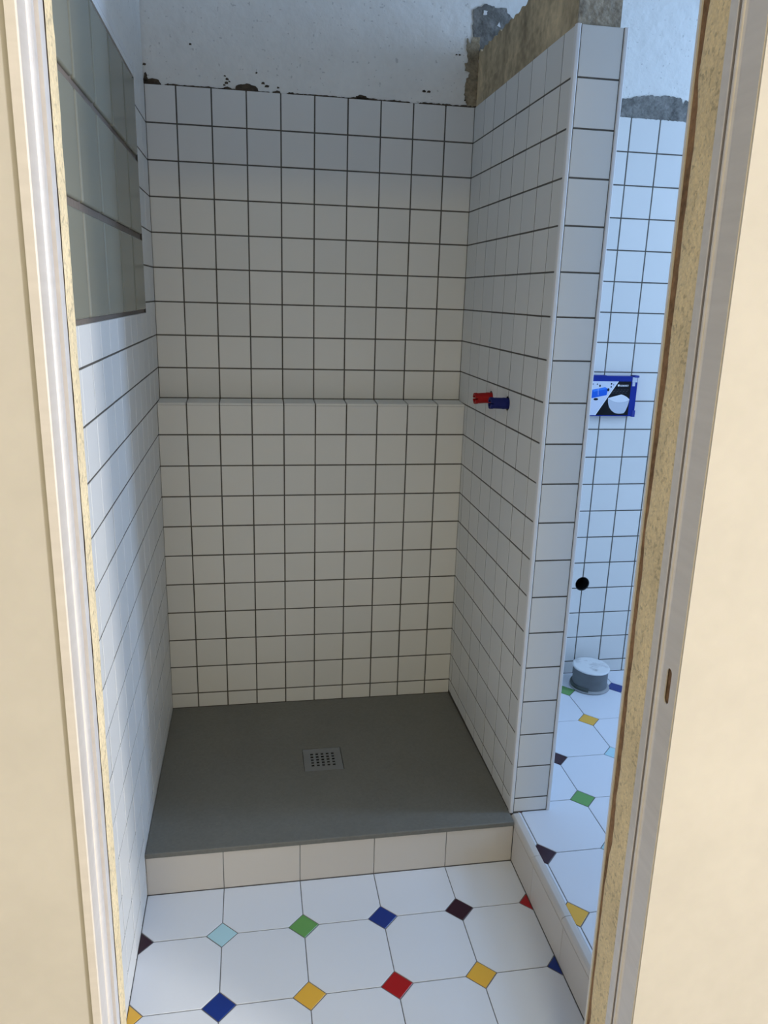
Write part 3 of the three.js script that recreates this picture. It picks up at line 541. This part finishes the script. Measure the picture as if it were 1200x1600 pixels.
// frame profiles: cross-section (z, how far out of the reveal), swept up the leaning jamb
function jamb(section, face, side, y0, y1) {
  const P = [], push = (a, b, c, d) => { for (const v of side > 0 ? [a, c, b, a, d, c] : [a, b, c, a, c, d]) P.push(...v); };
  const pt = (s, y) => [face(y, s[0]) + side * s[1], y, s[0]];
  for (let i = 0; i + 1 < section.length; i++) push(pt(section[i], y0), pt(section[i + 1], y0), pt(section[i + 1], y1), pt(section[i], y1));
  const g = new THREE.BufferGeometry(); g.setAttribute('position', new THREE.Float32BufferAttribute(P, 3));
  g.computeVertexNormals(); metreUV(g); return g;
}
{
  const d = group('door_1', 'aluminium sliding-door frame lining both sides of the doorway', 'door frame', 'structure');
  const rr = (y, z) => xrJ(y, z), ll = (y) => xlJ(y), Y0 = FLOOR, Y1 = HEAD;
  const R = group('jamb', 'right aluminium door jamb with a latch slot', null, null, d), Lj = group('jamb', 'left aluminium door jamb', null, null, d);
  const bead = (z0, z1, h, o = 0) => { const r = []; for (let k = 0; k <= 8; k++) { const a = Math.PI * k / 8; r.push([(z0 + z1) / 2 - (z1 - z0) / 2 * Math.cos(a), o + h * Math.sin(a)]); } return r; };
  mesh('rear_strip', jamb([[1.5915, -0.006], [1.5915, 0.0008], [1.6085, 0.0012], [1.6098, 0.0004], [1.6098, -0.0024]], rr, -1, Y0, Y1), alu, R);
  mesh('track_groove', jamb([[1.6095, -0.0022], [1.6180, -0.0022]], rr, -1, Y0, Y1), std(lin(0.10, 0.065, 0.045), 0.7), R);
  mesh('bead', jamb([[1.6168, -0.0024], ...bead(1.6168, 1.6235, 0.0022, 0.0004), [1.627, -0.0012], [1.6305, -0.0016], [1.6335, -0.0004]], rr, -1, Y0, Y1), alu, R);
  // flat strike face with the latch slot cut through it
  const f0 = 1.6335, f1 = ZW1 - 0.0025, s = new THREE.Shape([[f0, Y0], [f1, Y0], [f1, Y1], [f0, Y1]].map((v) => new THREE.Vector2(...v)));
  const sy0 = 0.853, sy1 = 0.906, sz = 1.6475, sw = 0.0064, hole = new THREE.Path(); hole.moveTo(sz + sw, sy0 + sw); hole.lineTo(sz + sw, sy1 - sw); hole.absarc(sz, sy1 - sw, sw, 0, Math.PI, false); hole.lineTo(sz - sw, sy0 + sw); hole.absarc(sz, sy0 + sw, sw, Math.PI, 2 * Math.PI, false); s.holes.push(hole);
  const fg = new THREE.ExtrudeGeometry(s, { depth: 0.0018, bevelEnabled: false, curveSegments: 8 });
  const p = fg.attributes.position; for (let i = 0; i < p.count; i++) { const z = p.getX(i), y = p.getY(i), o = p.getZ(i); p.setXYZ(i, rr(y, z) + 0.0014 - o, y, z); }
  fg.computeVertexNormals(); mesh('strike_face', metreUV(fg), alu, R);
  const xs = xrJ(0.88, sz); mesh('slot_pocket', boxes([xs + 0.0042, xs + 0.006, sy0 - 0.004, sy1 + 0.004, sz - 0.009, sz + 0.009]), std(lin(0.24, 0.19, 0.15), 0.9), R);
  mesh('front_face', jamb([[1.6760, -0.010], [1.6760, -0.0005], [1.6745, 0.001], [1.6415, 0.0008], ...bead(1.6415, 1.6215, 0.0032, 0.0006).map((v) => v), [1.6205, 0.0004], [1.6085, 0.0004], [1.6075, -0.006]], ll, 1, Y0, Y1), alu, Lj);
  mesh('track_groove', jamb([[1.6085, -0.0062], [1.5925, -0.0062]], ll, 1, Y0, Y1), std(lin(0.30, 0.24, 0.20), 0.6), Lj);
  mesh('rear_strip', jamb([[1.5935, -0.0062], [1.5932, 0.0014], [1.5785, 0.0010], [1.5755, -0.0004], [1.5605, -0.0012]], ll, 1, Y0, Y1), alu, Lj);
}

// ---------------------------------------------------------------- hall ceiling lamp, above and in front of the doorway
{
  const t = group('ceiling_lamp', 'square warm white panel lamp on the hall ceiling', 'lamp'); t.position.set(0.32, CEIL, 4.2);
  mesh('housing', boxes([-0.32, 0.32, -0.035, 0, -0.32, -0.30], [-0.32, 0.32, -0.035, 0, 0.30, 0.32], [-0.32, -0.30, -0.035, 0, -0.30, 0.30], [0.30, 0.32, -0.035, 0, -0.30, 0.30], [-0.30, 0.30, -0.012, 0, -0.30, 0.30]), frameMat, t);
  mesh('diffuser', box(-0.30, 0.30, -0.030, -0.014, -0.30, 0.30), std(lin(0.8, 0.8, 0.8), 0.6, { emissive: lin(1.0, 0.93, 0.6), emissiveIntensity: 0.8 }), t);
  const l = new THREE.RectAreaLight(lin(1.0, 0.84, 0.42), 33, 0.58, 0.58); l.position.set(0.32, CEIL - 0.032, 4.2); l.lookAt(0.32, 0, 4.2); l.castShadow = true; scene.add(l);
}

// ---------------------------------------------------------------- the rest of the two rooms: ceilings, outer walls and the windows the daylight comes from
{
  const c = group('ceiling', 'flat white ceiling over the bathroom and hall', 'ceiling', 'structure');
  mesh('slab', box(-1.7, HALL_X + 0.2, CEIL, CEIL + 0.1, -0.12, HALL_Z + 0.1), whitePlaster, c);
}
function windowWall(wallName, wallLabel, winName, winLabel, x, z0, z1, y0, y1, wz0, wz1, wy0, wy1, mat) {
  const w = group(wallName, wallLabel, 'wall', 'structure');
  mesh('masonry', boxes([x, x + 0.12, y0, wy0, z0, z1], [x, x + 0.12, wy1, y1, z0, z1], [x, x + 0.12, wy0, wy1, z0, wz0], [x, x + 0.12, wy0, wy1, wz1, z1]), mat, w);
  const n = group(winName, winLabel, 'window', 'structure'), b = 0.035, X0 = x + 0.05, X1 = x + 0.09;
  mesh('window_frame', boxes([X0, X1, wy0, wy0 + b, wz0, wz1], [X0, X1, wy1 - b, wy1, wz0, wz1], [X0, X1, wy0 + b, wy1 - b, wz0, wz0 + b], [X0, X1, wy0 + b, wy1 - b, wz1 - b, wz1]), frameMat, n);
  mesh('pane', box(x + 0.068, x + 0.072, wy0 + b, wy1 - b, wz0 + b, wz1 - b), paneMat, n);
}
windowWall('wall_right', 'white plastered outer wall at the right of the bathroom', 'window_2', 'tall narrow bathroom window', BATH_X, -0.12, ZW0 + 0.006, FLOOR, CEIL, 0.91, 1.30, 1.05, 2.43, whitePlaster);
windowWall('wall_hall_right', 'cream outer wall at the right of the hall', 'window_3', 'tall hall window', HALL_X, ZW1, HALL_Z, FLOOR, CEIL, 4.1, 4.8, 0.65, 2.35, hallFar);
{
  const w = group('wall_hall', 'cream left and rear walls of the hall', 'wall', 'structure');
  mesh('masonry', boxes([-1.7, -1.6, FLOOR, CEIL, ZW1, HALL_Z], [-1.7, HALL_X + 0.12, FLOOR, CEIL, HALL_Z, HALL_Z + 0.1]), hallFar, w);
  const f = group('floor_hall', 'plain pale hall floor outside the doorway', 'floor', 'structure');
  mesh('screed', box(-1.7, HALL_X + 0.12, FLOOR - 0.1, FLOOR - 0.001, ZW1 + 0.0005, HALL_Z + 0.1), std(lin(0.42, 0.38, 0.33), 0.7), f);
}

renderer.render(scene, camera);
